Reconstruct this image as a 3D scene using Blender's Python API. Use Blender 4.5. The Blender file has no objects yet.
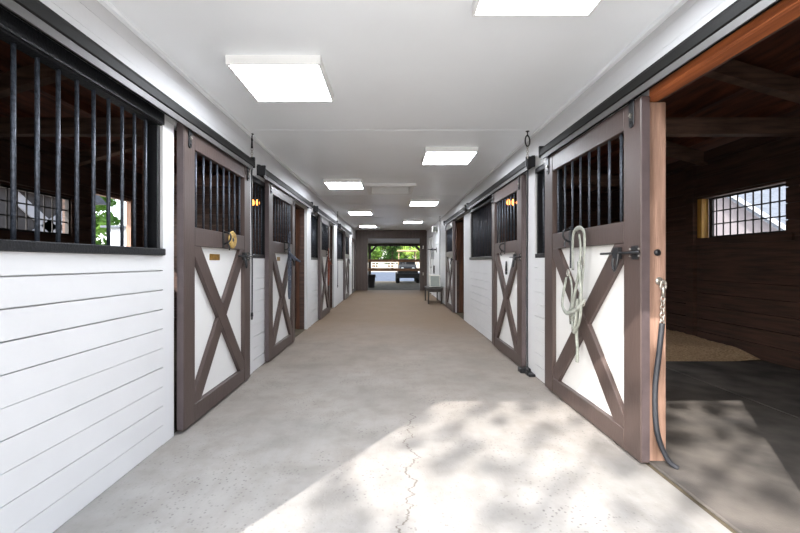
import bpy, bmesh, math, random
from mathutils import Vector, Matrix
random.seed(7)
S = bpy.context.scene
COL = S.collection
PI = math.pi

# ------------------------------------------------------------------ materials
def lin(c):
    def f(v):
        v /= 255.0
        return v / 12.92 if v <= 0.04045 else ((v + 0.055) / 1.055) ** 2.4
    return (f(c[0]), f(c[1]), f(c[2]), 1.0)

def mat(name, c, rough=0.6, metal=0.0, var=0.0, scale=8.0, stretch=(1, 1, 1), bump=0.0, c2=None, spec=0.5, detail=6.0, bscale=None):
    """principled surface with a noise blend between c and c2 and a fine bump"""
    m = bpy.data.materials.new(name); m.use_nodes = True
    nt = m.node_tree; b = nt.nodes['Principled BSDF']
    b.inputs['Roughness'].default_value = rough
    b.inputs['Metallic'].default_value = metal
    b.inputs['Specular IOR Level'].default_value = spec
    A = lin(c)
    if c2 is None:
        k = 1.0 - var
        B = (A[0] * k, A[1] * k, A[2] * k, 1)
    else:
        B = lin(c2)
    tc = nt.nodes.new('ShaderNodeTexCoord'); mp = nt.nodes.new('ShaderNodeMapping')
    mp.inputs['Scale'].default_value = stretch
    nt.links.new(tc.outputs['Object'], mp.inputs['Vector'])
    n = nt.nodes.new('ShaderNodeTexNoise')
    n.inputs['Scale'].default_value = scale; n.inputs['Detail'].default_value = detail
    nt.links.new(mp.outputs['Vector'], n.inputs['Vector'])
    r = nt.nodes.new('ShaderNodeValToRGB')
    r.color_ramp.elements[0].position = 0.33; r.color_ramp.elements[0].color = B
    r.color_ramp.elements[1].position = 0.66; r.color_ramp.elements[1].color = A
    nt.links.new(n.outputs['Fac'], r.inputs['Fac'])
    nt.links.new(r.outputs['Color'], b.inputs['Base Color'])
    if bump:
        n2 = nt.nodes.new('ShaderNodeTexNoise')
        n2.inputs['Scale'].default_value = bscale or scale * 4; n2.inputs['Detail'].default_value = 4
        nt.links.new(mp.outputs['Vector'], n2.inputs['Vector'])
        bp = nt.nodes.new('ShaderNodeBump'); bp.inputs['Strength'].default_value = bump
        bp.inputs['Distance'].default_value = 0.01
        nt.links.new(n2.outputs['Fac'], bp.inputs['Height'])
        nt.links.new(bp.outputs['Normal'], b.inputs['Normal'])
    return m

def emit(name, c, s):
    m = bpy.data.materials.new(name); m.use_nodes = True
    b = m.node_tree.nodes['Principled BSDF']
    b.inputs['Base Color'].default_value = lin(c)
    b.inputs['Emission Color'].default_value = lin(c)
    b.inputs['Emission Strength'].default_value = s
    return m

def concrete():
    m = bpy.data.materials.new('aisle_concrete'); m.use_nodes = True
    nt = m.node_tree; N = nt.nodes; L = nt.links; b = N['Principled BSDF']
    b.inputs['Roughness'].default_value = 0.72; b.inputs['Specular IOR Level'].default_value = 0.25
    tc = N.new('ShaderNodeTexCoord')
    def noise(sc, det, rough=0.5, stretch=None):
        n = N.new('ShaderNodeTexNoise'); n.inputs['Scale'].default_value = sc
        n.inputs['Detail'].default_value = det; n.inputs['Roughness'].default_value = rough
        if stretch:
            mp = N.new('ShaderNodeMapping'); mp.inputs['Scale'].default_value = stretch
            L.new(tc.outputs['Object'], mp.inputs['Vector']); L.new(mp.outputs['Vector'], n.inputs['Vector'])
        else:
            L.new(tc.outputs['Object'], n.inputs['Vector'])
        return n.outputs['Fac']
    def ramp(src, p0, p1, c0=(0, 0, 0, 1), c1=(1, 1, 1, 1)):
        r = N.new('ShaderNodeValToRGB'); e = r.color_ramp.elements
        e[0].position = p0; e[0].color = c0; e[1].position = p1; e[1].color = c1
        L.new(src, r.inputs['Fac']); return r.outputs['Color']
    def mix(f, a, bb, mode='MIX'):
        x = N.new('ShaderNodeMix'); x.data_type = 'RGBA'; x.blend_type = mode
        if hasattr(f, 'node'): L.new(f, x.inputs[0])
        else: x.inputs[0].default_value = f
        for i, v in ((6, a), (7, bb)):
            if hasattr(v, 'node'): L.new(v, x.inputs[i])
            else: x.inputs[i].default_value = v
        return x.outputs[2]
    def mth(op, a, bb=None, c=None):
        x = N.new('ShaderNodeMath'); x.operation = op
        for i, v in enumerate((a, bb, c)):
            if v is None: continue
            if hasattr(v, 'node'): L.new(v, x.inputs[i])
            else: x.inputs[i].default_value = v
        return x.outputs[0]
    base = ramp(noise(1.6, 7, 0.6), 0.3, 0.7, lin((126, 124, 121)), lin((156, 153, 150)))
    stain = ramp(noise(5.0, 5, 0.6), 0.45, 0.75)
    base = mix(mth('MULTIPLY', stain, 0.45), base, lin((108, 103, 98)))
    # tyre and foot wear along the aisle
    wear = ramp(noise(3.0, 6, 0.65, (3.0, 0.25, 1)), 0.5, 0.8)
    base = mix(mth('MULTIPLY', wear, 0.4), base, lin((122, 117, 112)))
    sp = N.new('ShaderNodeSeparateXYZ'); L.new(tc.outputs['Object'], sp.inputs[0])
    # tan tone that strengthens toward the far end
    yy = mth('ADD', sp.outputs['Y'], mth('MULTIPLY', noise(0.8, 4), 3.0))
    mr = N.new('ShaderNodeMapRange'); L.new(yy, mr.inputs[0])
    mr.inputs[1].default_value = 3.2; mr.inputs[2].default_value = 9.5
    mr.inputs[3].default_value = 0.0; mr.inputs[4].default_value = 0.88
    base = mix(mr.outputs[0], base, lin((114, 92, 68)))
    # exposed dark aggregate, in patches
    v = N.new('ShaderNodeTexVoronoi'); v.inputs['Scale'].default_value = 42; L.new(tc.outputs['Object'], v.inputs['Vector'])
    dots = ramp(v.outputs['Distance'], 0.16, 0.30, (1, 1, 1, 1), (0, 0, 0, 1))
    patch = ramp(noise(1.7, 5, 0.65), 0.44, 0.64)
    base = mix(mth('MULTIPLY', mth('MULTIPLY', dots, patch), 0.55), base, lin((62, 60, 59)))
    # the long wandering crack
    n1 = N.new('ShaderNodeTexNoise'); n1.noise_dimensions = '1D'
    n1.inputs['Scale'].default_value = 3.2; n1.inputs['Detail'].default_value = 6; n1.inputs['Roughness'].default_value = 0.65
    L.new(sp.outputs['Y'], n1.inputs['W'])
    xc = mth('ADD', mth('MULTIPLY', sp.outputs['Y'], 0.055), mth('MULTIPLY', mth('SUBTRACT', n1.outputs['Fac'], 0.5), 0.30))
    d = mth('ABSOLUTE', mth('SUBTRACT', sp.outputs['X'], mth('SUBTRACT', xc, 0.02)))
    inr = mth('MULTIPLY', mth('LESS_THAN', sp.outputs['Y'], 3.1), mth('GREATER_THAN', sp.outputs['Y'], 0.8))
    crack = mth('MULTIPLY', mth('LESS_THAN', d, mth('MULTIPLY', noise(9, 2), 0.0085)), inr)
    base = mix(mth('MULTIPLY', crack, 0.75), base, lin((90, 82, 76)))
    L.new(base, b.inputs['Base Color'])
    h = mth('ADD', mth('MULTIPLY', noise(40, 5, 0.6), 0.6), mth('MULTIPLY', dots, -0.4))
    bp = N.new('ShaderNodeBump'); bp.inputs['Strength'].default_value = 0.35; bp.inputs['Distance'].default_value = 0.006
    L.new(h, bp.inputs['Height']); L.new(bp.outputs['Normal'], b.inputs['Normal'])
    return m

M = {}
M['concrete'] = concrete()
M['white'] = mat('white_paint', (204, 204, 205), 0.42, var=0.05, scale=3, bump=0.08, bscale=40)
M['ceil'] = mat('ceiling_paint', (243, 246, 248), 0.3, var=0.04, scale=1.2, bump=0.05, bscale=3, spec=0.4)
M['trimwhite'] = mat('trim_white', (236, 236, 234), 0.4, var=0.04, scale=4)
M['brown'] = mat('brown_door_paint', (72, 59, 55), 0.42, var=0.18, scale=6, stretch=(1, 1, .25), bump=0.12, bscale=60)
M['brownedge'] = mat('farwall_paint', (86, 72, 67), 0.5, var=0.2, scale=5, stretch=(3, 1, .2), bump=0.1)
M['strip'] = mat('edge_strip', (88, 77, 78), 0.38, 0.25, var=0.2, scale=12, bump=0.1)
M['panel'] = mat('door_panel_white', (212, 211, 209), 0.45, var=0.04, scale=3)
M['black'] = mat('black_iron', (30, 31, 34), 0.38, 0.3, var=0.3, scale=30, bump=0.25, bscale=90)
M['bar'] = mat('bar_iron', (78, 84, 94), 0.34, 0.4, c2=(46, 50, 58), scale=60, bump=0.3, bscale=120)
M['track'] = mat('track_black', (18, 17, 16), 0.6, 0.0, var=0.2, scale=10, spec=0.2)
M['galv'] = mat('galvanised_steel', (84, 82, 81), 0.5, 0.2, var=0.12, scale=20, stretch=(1, .1, 1))
M['rawwood'] = mat('raw_post_wood', (148, 118, 102), 0.7, c2=(112, 86, 72), scale=7, stretch=(4, 4, .35), bump=0.35, bscale=30)
M['orangewood'] = mat('header_wood', (176, 98, 52), 0.65, c2=(120, 62, 32), scale=6, stretch=(4, .3, 4), bump=0.4, bscale=25)
M['jambwood'] = mat('jamb_wood', (112, 72, 50), 0.7, c2=(70, 42, 28), scale=7, stretch=(4, 4, .3), bump=0.3)
M['stallwood'] = mat('stall_plank_wood', (88, 64, 54), 0.65, c2=(58, 42, 36), scale=5, stretch=(.4, .4, 5), bump=0.3, bscale=14)
M['roofwood'] = mat('roof_deck_wood', (126, 74, 52), 0.75, c2=(80, 46, 34), scale=5, stretch=(3, .4, 3), bump=0.3)
M['beam'] = mat('beam_wood', (130, 102, 86), 0.75, c2=(90, 68, 56), scale=6, stretch=(.5, .5, 4), bump=0.3)
M['mat'] = mat('rubber_mat', (104, 98, 93), 0.9, c2=(68, 65, 63), scale=3, bump=0.3, bscale=90, spec=0.2)
M['shavings'] = mat('wood_shavings', (214, 186, 150), 0.95, c2=(170, 140, 108), scale=45, bump=1.0, bscale=60, spec=0.1)
M['rope'] = mat('pale_rope', (150, 153, 144), 0.85, c2=(118, 121, 113), scale=25, bump=0.3, bscale=120)
M['darkstrap'] = mat('dark_strap', (40, 42, 48), 0.6, var=0.3, scale=40, bump=0.3)
M['navy'] = mat('grey_navy_rope', (88, 94, 108), 0.8, c2=(50, 54, 66), scale=60, bump=0.5, bscale=120)
M['redrope'] = mat('rust_strap', (132, 66, 44), 0.7, c2=(96, 44, 30), scale=40, bump=0.3)
M['chrome'] = mat('steel_hardware', (176, 172, 164), 0.32, 0.8, var=0.2, scale=20)
M['brass'] = mat('brass_plate', (164, 124, 46), 0.35, 0.6, c2=(128, 92, 32), scale=25)
M['straw'] = mat('straw_yellow', (190, 160, 92), 0.8, c2=(140, 112, 60), scale=50, bump=0.5)
M['yellowwood'] = mat('yellow_reveal_wood', (206, 162, 78), 0.6, c2=(160, 116, 50), scale=6, stretch=(4, 4, .4))
M['bench'] = mat('bench_dark', (52, 44, 40), 0.5, var=0.3, scale=10)
M['greypanel'] = mat('grey_panel', (156, 164, 158), 0.4, var=0.1, scale=10)
M['plastic_white'] = mat('white_plastic', (226, 224, 216), 0.4, var=0.05, scale=5)
M['bark'] = mat('bark', (92, 78, 66), 0.9, c2=(58, 48, 40), scale=8, stretch=(3, 3, .5), bump=0.6)
M['asphalt'] = mat('asphalt', (74, 82, 96), 0.9, c2=(60, 67, 79), scale=2.5, bump=0.2, spec=0.2)
M['gravel'] = mat('pale_gravel', (170, 160, 146), 0.95, c2=(140, 132, 118), scale=3, bump=0.3, spec=0.1)
M['dirt'] = mat('dirt_floor', (92, 84, 70), 0.95, c2=(68, 62, 52), scale=4, bump=0.4, spec=0.1)
M['yard'] = mat('yard_ground', (206, 202, 196), 0.95, c2=(186, 182, 176), scale=2, spec=0.1)  # out of view, made pale to bounce more sun in through the entrance
M['apron'] = mat('bounce_apron', (214, 211, 206), 0.9, c2=(198, 195, 190), scale=2, bump=0.2, spec=0.2)
M['shingle'] = mat('grey_shingles', (84, 90, 99), 0.9, c2=(68, 73, 81), scale=5, stretch=(1, 1, 4), bump=0.4)
M['housewall'] = mat('pale_house_wall', (112, 106, 109), 0.8, var=0.06, scale=2, stretch=(1, 1, 8))
M['paleboard'] = mat('pale_boards', (158, 164, 172), 0.7, var=0.12, scale=4, stretch=(3, 3, .3))
M['housetrim'] = mat('house_trim', (150, 153, 158), 0.6, var=0.03)
M['charcoal'] = mat('charcoal_boards', (52, 50, 50), 0.8, var=0.3, scale=5, stretch=(4, 4, .3))
M['glasspane'] = mat('dark_window_glass', (92, 122, 136), 0.1, var=0.1)
M['railwood'] = mat('guard_rail_wood', (122, 88, 60), 0.8, c2=(88, 62, 42), scale=6, stretch=(.4, 4, 4))
M['fencew'] = mat('paddock_fence', (150, 140, 128), 0.7, var=0.1, scale=4)
M['cartbody'] = mat('cart_body', (22, 23, 23), 0.75, var=0.3, scale=5)
M['tyre'] = mat('tyre_rubber', (26, 26, 27), 0.9, var=0.3, scale=20)
M['tan'] = mat('tan_canopy', (138, 118, 88), 0.7, c2=(112, 94, 68), scale=4)
M['lamp'] = emit('head_lamp', (210, 214, 210), 0.0)
M['diffuser'] = emit('light_panel', (242, 247, 255), 18.5)
M['bulb'] = emit('warm_bulb', (255, 150, 70), 3.5)
def leafmat(name, a, b2):
    m = mat(name, a, 0.6, c2=b2, scale=0.9, spec=0.25)
    nt = m.node_tree; b = nt.nodes['Principled BSDF']
    tr = nt.nodes.new('ShaderNodeBsdfTranslucent'); ad = nt.nodes.new('ShaderNodeMixShader')
    r = [n for n in nt.nodes if n.type == 'VALTORGB'][0]
    nt.links.new(r.outputs['Color'], tr.inputs['Color'])
    ad.inputs[0].default_value = 0.35
    out = [n for n in nt.nodes if n.type == 'OUTPUT_MATERIAL'][0]
    nt.links.new(b.outputs[0], ad.inputs[1]); nt.links.new(tr.outputs[0], ad.inputs[2]); nt.links.new(ad.outputs[0], out.inputs['Surface'])
    return m
M['leafA'] = leafmat('leaf_green', (112, 150, 66), (62, 98, 38))
M['leafB'] = leafmat('leaf_pale', (166, 190, 96), (104, 140, 60))
M['leafC'] = leafmat('leaf_deep', (78, 116, 56), (40, 68, 32))

# ------------------------------------------------------------------ builders
class MB:
    def __init__(s): s.bm = bmesh.new()
    def box(s, x0, x1, y0, y1, z0, z1):
        if x1 < x0: x0, x1 = x1, x0
        if y1 < y0: y0, y1 = y1, y0
        v = [s.bm.verts.new(p) for p in ((x0, y0, z0), (x1, y0, z0), (x1, y1, z0), (x0, y1, z0), (x0, y0, z1), (x1, y0, z1), (x1, y1, z1), (x0, y1, z1))]
        for f in ((0, 3, 2, 1), (4, 5, 6, 7), (0, 1, 5, 4), (1, 2, 6, 5), (2, 3, 7, 6), (3, 0, 4, 7)):
            s.bm.faces.new([v[i] for i in f])
        return s
    def hexa(s, pts):
        v = [s.bm.verts.new(p) for p in pts]
        for f in ((0, 3, 2, 1), (4, 5, 6, 7), (0, 1, 5, 4), (1, 2, 6, 5), (2, 3, 7, 6), (3, 0, 4, 7)):
            s.bm.faces.new([v[i] for i in f])
        return s
    def prism(s, poly, a0, a1, axis='x'):
        """2D polygon extruded along an axis; poly coords are the two other axes in order"""
        def P(u, w, a):
            return {'x': (a, u, w), 'y': (u, a, w), 'z': (u, w, a)}[axis]
        A = [s.bm.verts.new(P(u, w, a0)) for u, w in poly]
        B = [s.bm.verts.new(P(u, w, a1)) for u, w in poly]
        n = len(poly)
        s.bm.faces.new(A[::-1]); s.bm.faces.new(B)
        for i in range(n):
            s.bm.faces.new((A[i], A[(i + 1) % n], B[(i + 1) % n], B[i]))
        return s
    def tube(s, pts, r, seg=8, closed=False, flat=None, caps=True):
        """swept tube; r a number or list; flat=(a,b) gives a strap section a wide (across n1) b thick"""
        pts = [Vector(p) for p in pts]; n = len(pts); rings = []
        ref = None
        for i, p in enumerate(pts):
            if closed: t = pts[(i + 1) % n] - pts[i - 1]
            elif i == 0: t = pts[1] - p
            elif i == n - 1: t = p - pts[i - 1]
            else: t = pts[i + 1] - pts[i - 1]
            t.normalize()
            if ref is None:
                ref = Vector((1, 0, 0)) if abs(t.x) < 0.8 else Vector((0, 0, 1))
            u = ref - t * ref.dot(t); u.normalize(); w = t.cross(u); ref = u
            ri = r[i] if isinstance(r, (list, tuple)) else r
            ra, rb = (flat if flat else (ri, ri))
            rings.append([s.bm.verts.new(p + u * (rb * math.cos(2 * PI * k / seg)) + w * (ra * math.sin(2 * PI * k / seg))) for k in range(seg)])
        m = n if closed else n - 1
        for i in range(m):
            A, B = rings[i], rings[(i + 1) % n]
            for k in range(seg):
                s.bm.faces.new((A[k], A[(k + 1) % seg], B[(k + 1) % seg], B[k]))
        if not closed and caps:
            s.bm.faces.new(rings[0][::-1]); s.bm.faces.new(rings[-1])
        return s
    def cyl(s, p0, p1, r, seg=12): return s.tube([p0, p1], r, seg)
    def lathe(s, prof, c=(0, 0, 0), axis='z', seg=20):
        rings = []
        for rad, h in prof:
            ring = []
            for k in range(seg):
                a = 2 * PI * k / seg; u, w = rad * math.cos(a), rad * math.sin(a)
                p = {'z': (u, w, h), 'x': (h, u, w), 'y': (u, h, w)}[axis]
                ring.append(s.bm.verts.new((p[0] + c[0], p[1] + c[1], p[2] + c[2])))
            rings.append(ring)
        for A, B in zip(rings, rings[1:]):
            for k in range(seg):
                s.bm.faces.new((A[k], A[(k + 1) % seg], B[(k + 1) % seg], B[k]))
        s.bm.faces.new(rings[0][::-1]); s.bm.faces.new(rings[-1])
        return s
    def build(s, name, m, parent=None, bevel=0.0, smooth=False, seg=1):
        bmesh.ops.recalc_face_normals(s.bm, faces=s.bm.faces[:])
        me = bpy.data.meshes.new(name); s.bm.to_mesh(me); s.bm.free()
        me.materials.append(m)
        if smooth:
            for p in me.polygons: p.use_smooth = True
        o = bpy.data.objects.new(name, me); COL.objects.link(o)
        if parent: o.parent = parent
        if bevel:
            b = o.modifiers.new('bevel', 'BEVEL'); b.width = bevel; b.segments = seg; b.limit_method = 'ANGLE'
        return o

def tag(o, label, cat, group=None):
    o['label'] = label; o['category'] = cat
    if group: o['group'] = group
    return o
def thing(name, label, cat, loc=(0, 0, 0), rz=0, group=None):
    o = bpy.data.objects.new(name, None); COL.objects.link(o)
    o.empty_display_size = 0.1
    o.location = loc; o.rotation_euler = (0, 0, rz)
    return tag(o, label, cat, group)
def struct(o):
    o['kind'] = 'structure'; return o
def dup(root, loc, rz, label, scale=None, group=None):
    r = root.copy(); COL.objects.link(r); r.location = loc; r.rotation_euler = (0, 0, rz); r['label'] = label
    if scale: r.scale = scale
    if group: r['group'] = group
    for ch in list(root.children):
        c = ch.copy(); COL.objects.link(c); c.parent = r
        for g in list(ch.children):
            d = g.copy(); COL.objects.link(d); d.parent = c
    return r
def spline(pts, n=6, closed=False):
    P = [Vector(p) for p in pts]; out = []; m = len(P)
    rng = range(m) if closed else range(m - 1)
    for i in rng:
        if closed: a, b, c, d = P[i - 1], P[i], P[(i + 1) % m], P[(i + 2) % m]
        else: a, b, c, d = P[max(i - 1, 0)], P[i], P[i + 1], P[min(i + 2, m - 1)]
        for k in range(n):
            t = k / n
            out.append(0.5 * ((2 * b) + (c - a) * t + (2 * a - 5 * b + 4 * c - d) * t * t + (3 * b - a - 3 * c + d) * t ** 3))
    if not closed: out.append(P[-1])
    return out

# ------------------------------------------------------------------ camera (principal point a little off the vanishing point)
EYE = 1.17
cam_d = bpy.data.cameras.new('camera'); cam = bpy.data.objects.new('camera', cam_d); COL.objects.link(cam)
cam.location = (0, 0, EYE); cam.rotation_euler = (PI / 2, 0, 0)
cam_d.sensor_width = 36; cam_d.lens = 18.0
cam_d.shift_x = 9 / 800; cam_d.shift_y = -4.5 / 800
cam_d.clip_start = 0.05; cam_d.clip_end = 400
S.camera = cam

# ------------------------------------------------------------------ setting
XL, XR = -1.46, 1.475          # faces of the aisle walls
XO = 4.43                      # inner faces of the outer walls
Y0, Y1 = 0.70, 16.5            # entrance wall and far wall
CEIL = 2.49
SILL, HEAD = 1.21, 2.09
HEADS = {'left': 2.09, 'right': 2.125}       # stall grille opening

struct(MB().box(XL - 0.02, XR + 0.0, Y0 - .14, Y1 + .13, -0.12, 0.0).build('floor', M['concrete']))
struct(MB().box(-9, 9, -14, Y0 - .14, -0.125, -0.002).build('floor_bounce_apron', M['apron']))  # unseen pale slab, added to bounce sunlight up onto the aisle ceiling
struct(MB().box(-4.6, XL - 0.02, Y0, Y1, -0.12, -0.004).build('floor_left', M['dirt']))
struct(MB().box(XR, 4.6, Y0, Y1, -0.12, -0.004).build('floor_right', M['dirt']))

# ceiling with the attic opening cut out of it, panels with open joints
hx0, hx1, hy0, hy1 = -0.385, 0.354, 6.78, 7.7
cm = MB()
for a, b, c, d in ((XL - .1, hx0, Y0, Y1), (hx1, XR + .1, Y0, Y1), (hx0, hx1, Y0, hy0), (hx0, hx1, hy1, Y1)):
    cm.box(a, b, c, d, CEIL + 0.002, CEIL + 0.05)
struct(cm.build('ceiling', M['ceil']))
# flat cover battens over the panel joints across the aisle
bt = MB()
for y in (4.0, 7.95, 9.2, 10.0, 11.9, 13.2, 15.3):
    bt.box(XL, XR, y, y + 0.03, CEIL - 0.0005, CEIL + 0.002)
bt.box(XL, XL + .03, Y0, Y1, CEIL - 0.022, CEIL + .002); bt.box(XR - .03, XR, Y0, Y1, CEIL - 0.022, CEIL + .002)
struct(bt.build('trim_1', M['ceil'], bevel=0.002))

def side_wall(side, segs):
    """one aisle wall: siding boards, posts and header in white; plank lining on the stall side"""
    sg = -1 if side == 'left' else 1
    X = XL if side == 'left' else XR
    HEAD = HEADS[side]
    w = MB(); inn = MB()
    rnd = random.Random(3 if side == 'left' else 5)
    def board(y0, y1, z0, z1):
        g = rnd.choice((0.003, 0.004, 0.005, 0.007))
        w.box(X, X + sg * 0.022, y0, y1, z0 + g, z1)
    def siding(y0, y1, z0, z1, pitch=0.1235):
        z = z0
        while z < z1 - 0.02:
            board(y0, y1, z, min(z + pitch, z1)); z += pitch
        w.box(X + sg * 0.022, X + sg * 0.045, y0, y1, z0, z1)
    for y0, y1, kind in segs:
        if kind == 'g':
            siding(y0, y1, 0, SILL)
            inn.box(X + sg * 0.045, X + sg * 0.10, y0, y1, 0, SILL)
        elif kind == 'w':
            siding(y0, y1, 0, HEAD)
            inn.box(X + sg * 0.045, X + sg * 0.10, y0, y1, 0, HEAD)
        elif kind == 'p':
            w.box(X, X + sg * 0.045, y0, y1, 0, HEAD)
            inn.box(X + sg * 0.045, X + sg * 0.13, y0, y1, 0, HEAD)
    ya, yb = segs[0][0], segs[-1][1]
    z = HEAD
    while z < CEIL - 0.01:
        w.box(X, X + sg * 0.022, ya, yb, z + 0.0012, min(z + 0.1, CEIL)); z += 0.1
    w.box(X + sg * 0.022, X + sg * 0.045, ya, yb, HEAD, CEIL)
    inn.box(X + sg * 0.045, X + sg * 0.13, ya, yb, HEAD, 3.6)
    o = struct(w.build('wall_' + side, M['white']))
    inn.build('stall_lining', M['stallwood'], o)
    return o
WL = side_wall('left', [(Y0, .95, 'w'), (.95, 2.56, 'g'), (2.56, 2.69, 'p'), (2.69, 4.0, 'o'), (4.0, 4.22, 'p'), (4.22, 5.82, 'g'), (5.82, 6.95, 'o'),
                   (6.95, 7.3, 'p'), (7.3, 9.15, 'g'), (9.15, 10.25, 'o'), (10.25, 10.8, 'p'), (10.8, 12.2, 'g'), (12.2, 13.4, 'o'), (13.4, 14.95, 'w'), (14.95, 16.2, 'o'), (16.2, Y1, 'p')])
WR = side_wall('right', [(Y0, 1.117, 'w'), (1.117, 2.33, 'o'), (2.33, 2.47, 'o'), (2.47, 4.1, 'g'), (4.1, 4.4, 'p'), (4.4, 5.56, 'o'), (5.56, 5.68, 'p'), (5.68, 7.45, 'g'),
                   (7.45, 8.1, 'p'), (8.1, 9.25, 'o'), (9.25, 10.7, 'g'), (10.7, 14.2, 'w'), (14.2, 15.5, 'o'), (15.5, Y1, 'w')])

# raw wood jamb posts and the header board of the open stall
struct(MB().box(1.478, 1.605, 2.33, 2.47, 0, 2.105).build('trim_2', M['rawwood'], bevel=0.006))
struct(MB().box(1.479, 1.56, 1.117, 2.46, 2.106, 2.1245).box(1.463, 1.4745, 1.0, 2.27, 2.106, 2.152).build('trim_3', M['orangewood'], bevel=0.004))
for i, (x0, x1, y0, y1) in enumerate(((-1.66, -1.508, 6.97, 7.12), (-1.66, -1.508, 10.27, 10.42), (1.523, 1.67, 9.27, 9.42))):
    struct(MB().box(x0, x1, y0, y1, 0, HEAD).build('trim_%d' % (4 + i), M['jambwood'], bevel=0.006))

# outer walls of planks with window openings
def outer_wall(side, openings):
    sg = -1 if side == 'left' else 1
    m = MB(); rnd = random.Random(11)
    zs = []; z = 0.0
    while z < 2.62:
        zs.append((z, min(z + 0.183, 2.62))); z += 0.183
    def clear(y0, y1, z0, z1):
        # split the board around the openings
        spans = [(y0, y1)]
        for a, b, c, d in openings:
            if z1 <= c + 1e-4 or z0 >= d - 1e-4: continue
            new = []
            for u, v in spans:
                if b <= u or a >= v: new.append((u, v)); continue
                if a > u: new.append((u, a))
                if b < v: new.append((b, v))
            spans = new
        return spans
    cuts = sorted(set([zz for a, b, c, d in openings for zz in (c, d)]))
    for z0, z1 in zs:
        lev = [z0] + [c for c in cuts if z0 + .001 < c < z1 - .001] + [z1]
        for a, b in zip(lev, lev[1:]):
            top = b - (rnd.choice((.004, .006, .009)) if b == z1 else 0)
            for u, v in clear(Y0, Y1, a, b):
                m.box(sg * XO, sg * (XO + 0.04), u, v, a, top)
                m.box(sg * (XO + .04), sg * (XO + .13), u, v, a, b)
    # studs and top plate
    for y in (1.5, 2.9, 4.2, 5.86, 7.4, 9, 10.5, 12, 13.5, 15):
        if all(not (a - .1 < y < b + .05) for a, b, c, d in openings):
            m.box(sg * (XO - .06), sg * XO, y - .07, y + .07, 0, 2.56)
    m.box(sg * (XO - .09), sg * (XO + .13), Y0, Y1, 2.56, 2.70)
    for a, b, c, d in openings:      # plain header board above each opening
        m.box(sg * (XO - .035), sg * XO, a - .25, b + .25, d + .03, d + .16)
        m.box(sg * (XO - .03), sg * XO, a - .1, b + .1, c - .10, c - .02)
    return struct(m.build('wall_%s_outer' % side, M['stallwood']))
outer_wall('right', [(4.49, 5.78, 1.51, 2.07)])
outer_wall('left', [(4.49, 5.55, 1.53, 2.06), (5.91, 6.9, 1.39, 2.24)])

# stall roofs: deck, purlins and rafters; slope falls outward
def zd(x): return 3.20 - 0.29 * (abs(x) - 2.925)
for side, sg in (('left', -1), ('right', 1)):
    d = MB()
    x0, x1 = 1.40, 5.1
    d.hexa([(sg * x0, Y0 - .4, zd(x0)), (sg * x1, Y0 - .4, zd(x1)), (sg * x1, Y1 + .4, zd(x1)), (sg * x0, Y1 + .4, zd(x0)),
            (sg * x0, Y0 - .4, zd(x0) + .06), (sg * x1, Y0 - .4, zd(x1) + .06), (sg * x1, Y1 + .4, zd(x1) + .06), (sg * x0, Y1 + .4, zd(x0) + .06)])
    o = struct(d.build('roof_' + side, M['roofwood']))
    p = MB()
    for x in (1.95, 2.5, 3.05, 3.6, 4.15):
        p.box(sg * (x - .045), sg * (x + .045), Y0, Y1, zd(x) - .085, zd(x) + 0.01)
    p.build('purlins', M['roofwood'], o)
    r = MB()
    for y in (1.9, 3.75, 5.6, 7.45, 9.3, 11.2, 13, 14.8):
        xa, xb = 1.62, 4.4
        r.hexa([(sg * xa, y - .05, zd(xa) - .25), (sg * xb, y - .05, zd(xb) - .25), (sg * xb, y + .05, zd(xb) - .25), (sg * xa, y + .05, zd(xa) - .25),
                (sg * xa, y - .05, zd(xa) - .085), (sg * xb, y - .05, zd(xb) - .085), (sg * xb, y + .05, zd(xb) - .085), (sg * xa, y + .05, zd(xa) - .085)])
    r.build('rafters', M['beam'], o)
    b = MB()
    for y in ((4.2, 2.50), (7.0, 2.50)):
        b.box(sg * 1.62, sg * (XO - .1), y[0] - .05, y[0] + .05, y[1] - .0, y[1] + .17)
    b.build('tie_beams', M['beam'], o)
    for k, y in enumerate((7.95, 11.0, 14.0) if sg > 0 else (7.12, 10.45, 13.6)):
        q = MB(); z = 0
        while z < 2.4:
            q.box(sg * (1.68 if (y < 7.5 or 9 < y < 10.5) else 1.60), sg * (XO - .095), y + 0.0, y + .05, z, z + .176); z += .183
        struct(q.build('wall_%s_partition' % side, M['stallwood']))
struct(MB().box(-1.42, 1.42, Y0 - .4, Y1 + .4, 3.62, 3.70).build('roof_centre', M['roofwood']))

# entrance wall behind the viewpoint's edge of frame
fw = MB()
ex0, ex1, ez = -1.415, 1.42, 2.30
fw.box(-4.6, ex0, Y0 - .14, Y0, 0, 3.0).box(ex1, 4.6, Y0 - .14, Y0, 0, 3.0).box(ex0, ex1, Y0 - .14, Y0, ez, 3.0).box(-2.6, 2.6, Y0 - .14, Y0, 3.0, 3.62)
struct(fw.build('wall_front', M['brownedge']))
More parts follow.
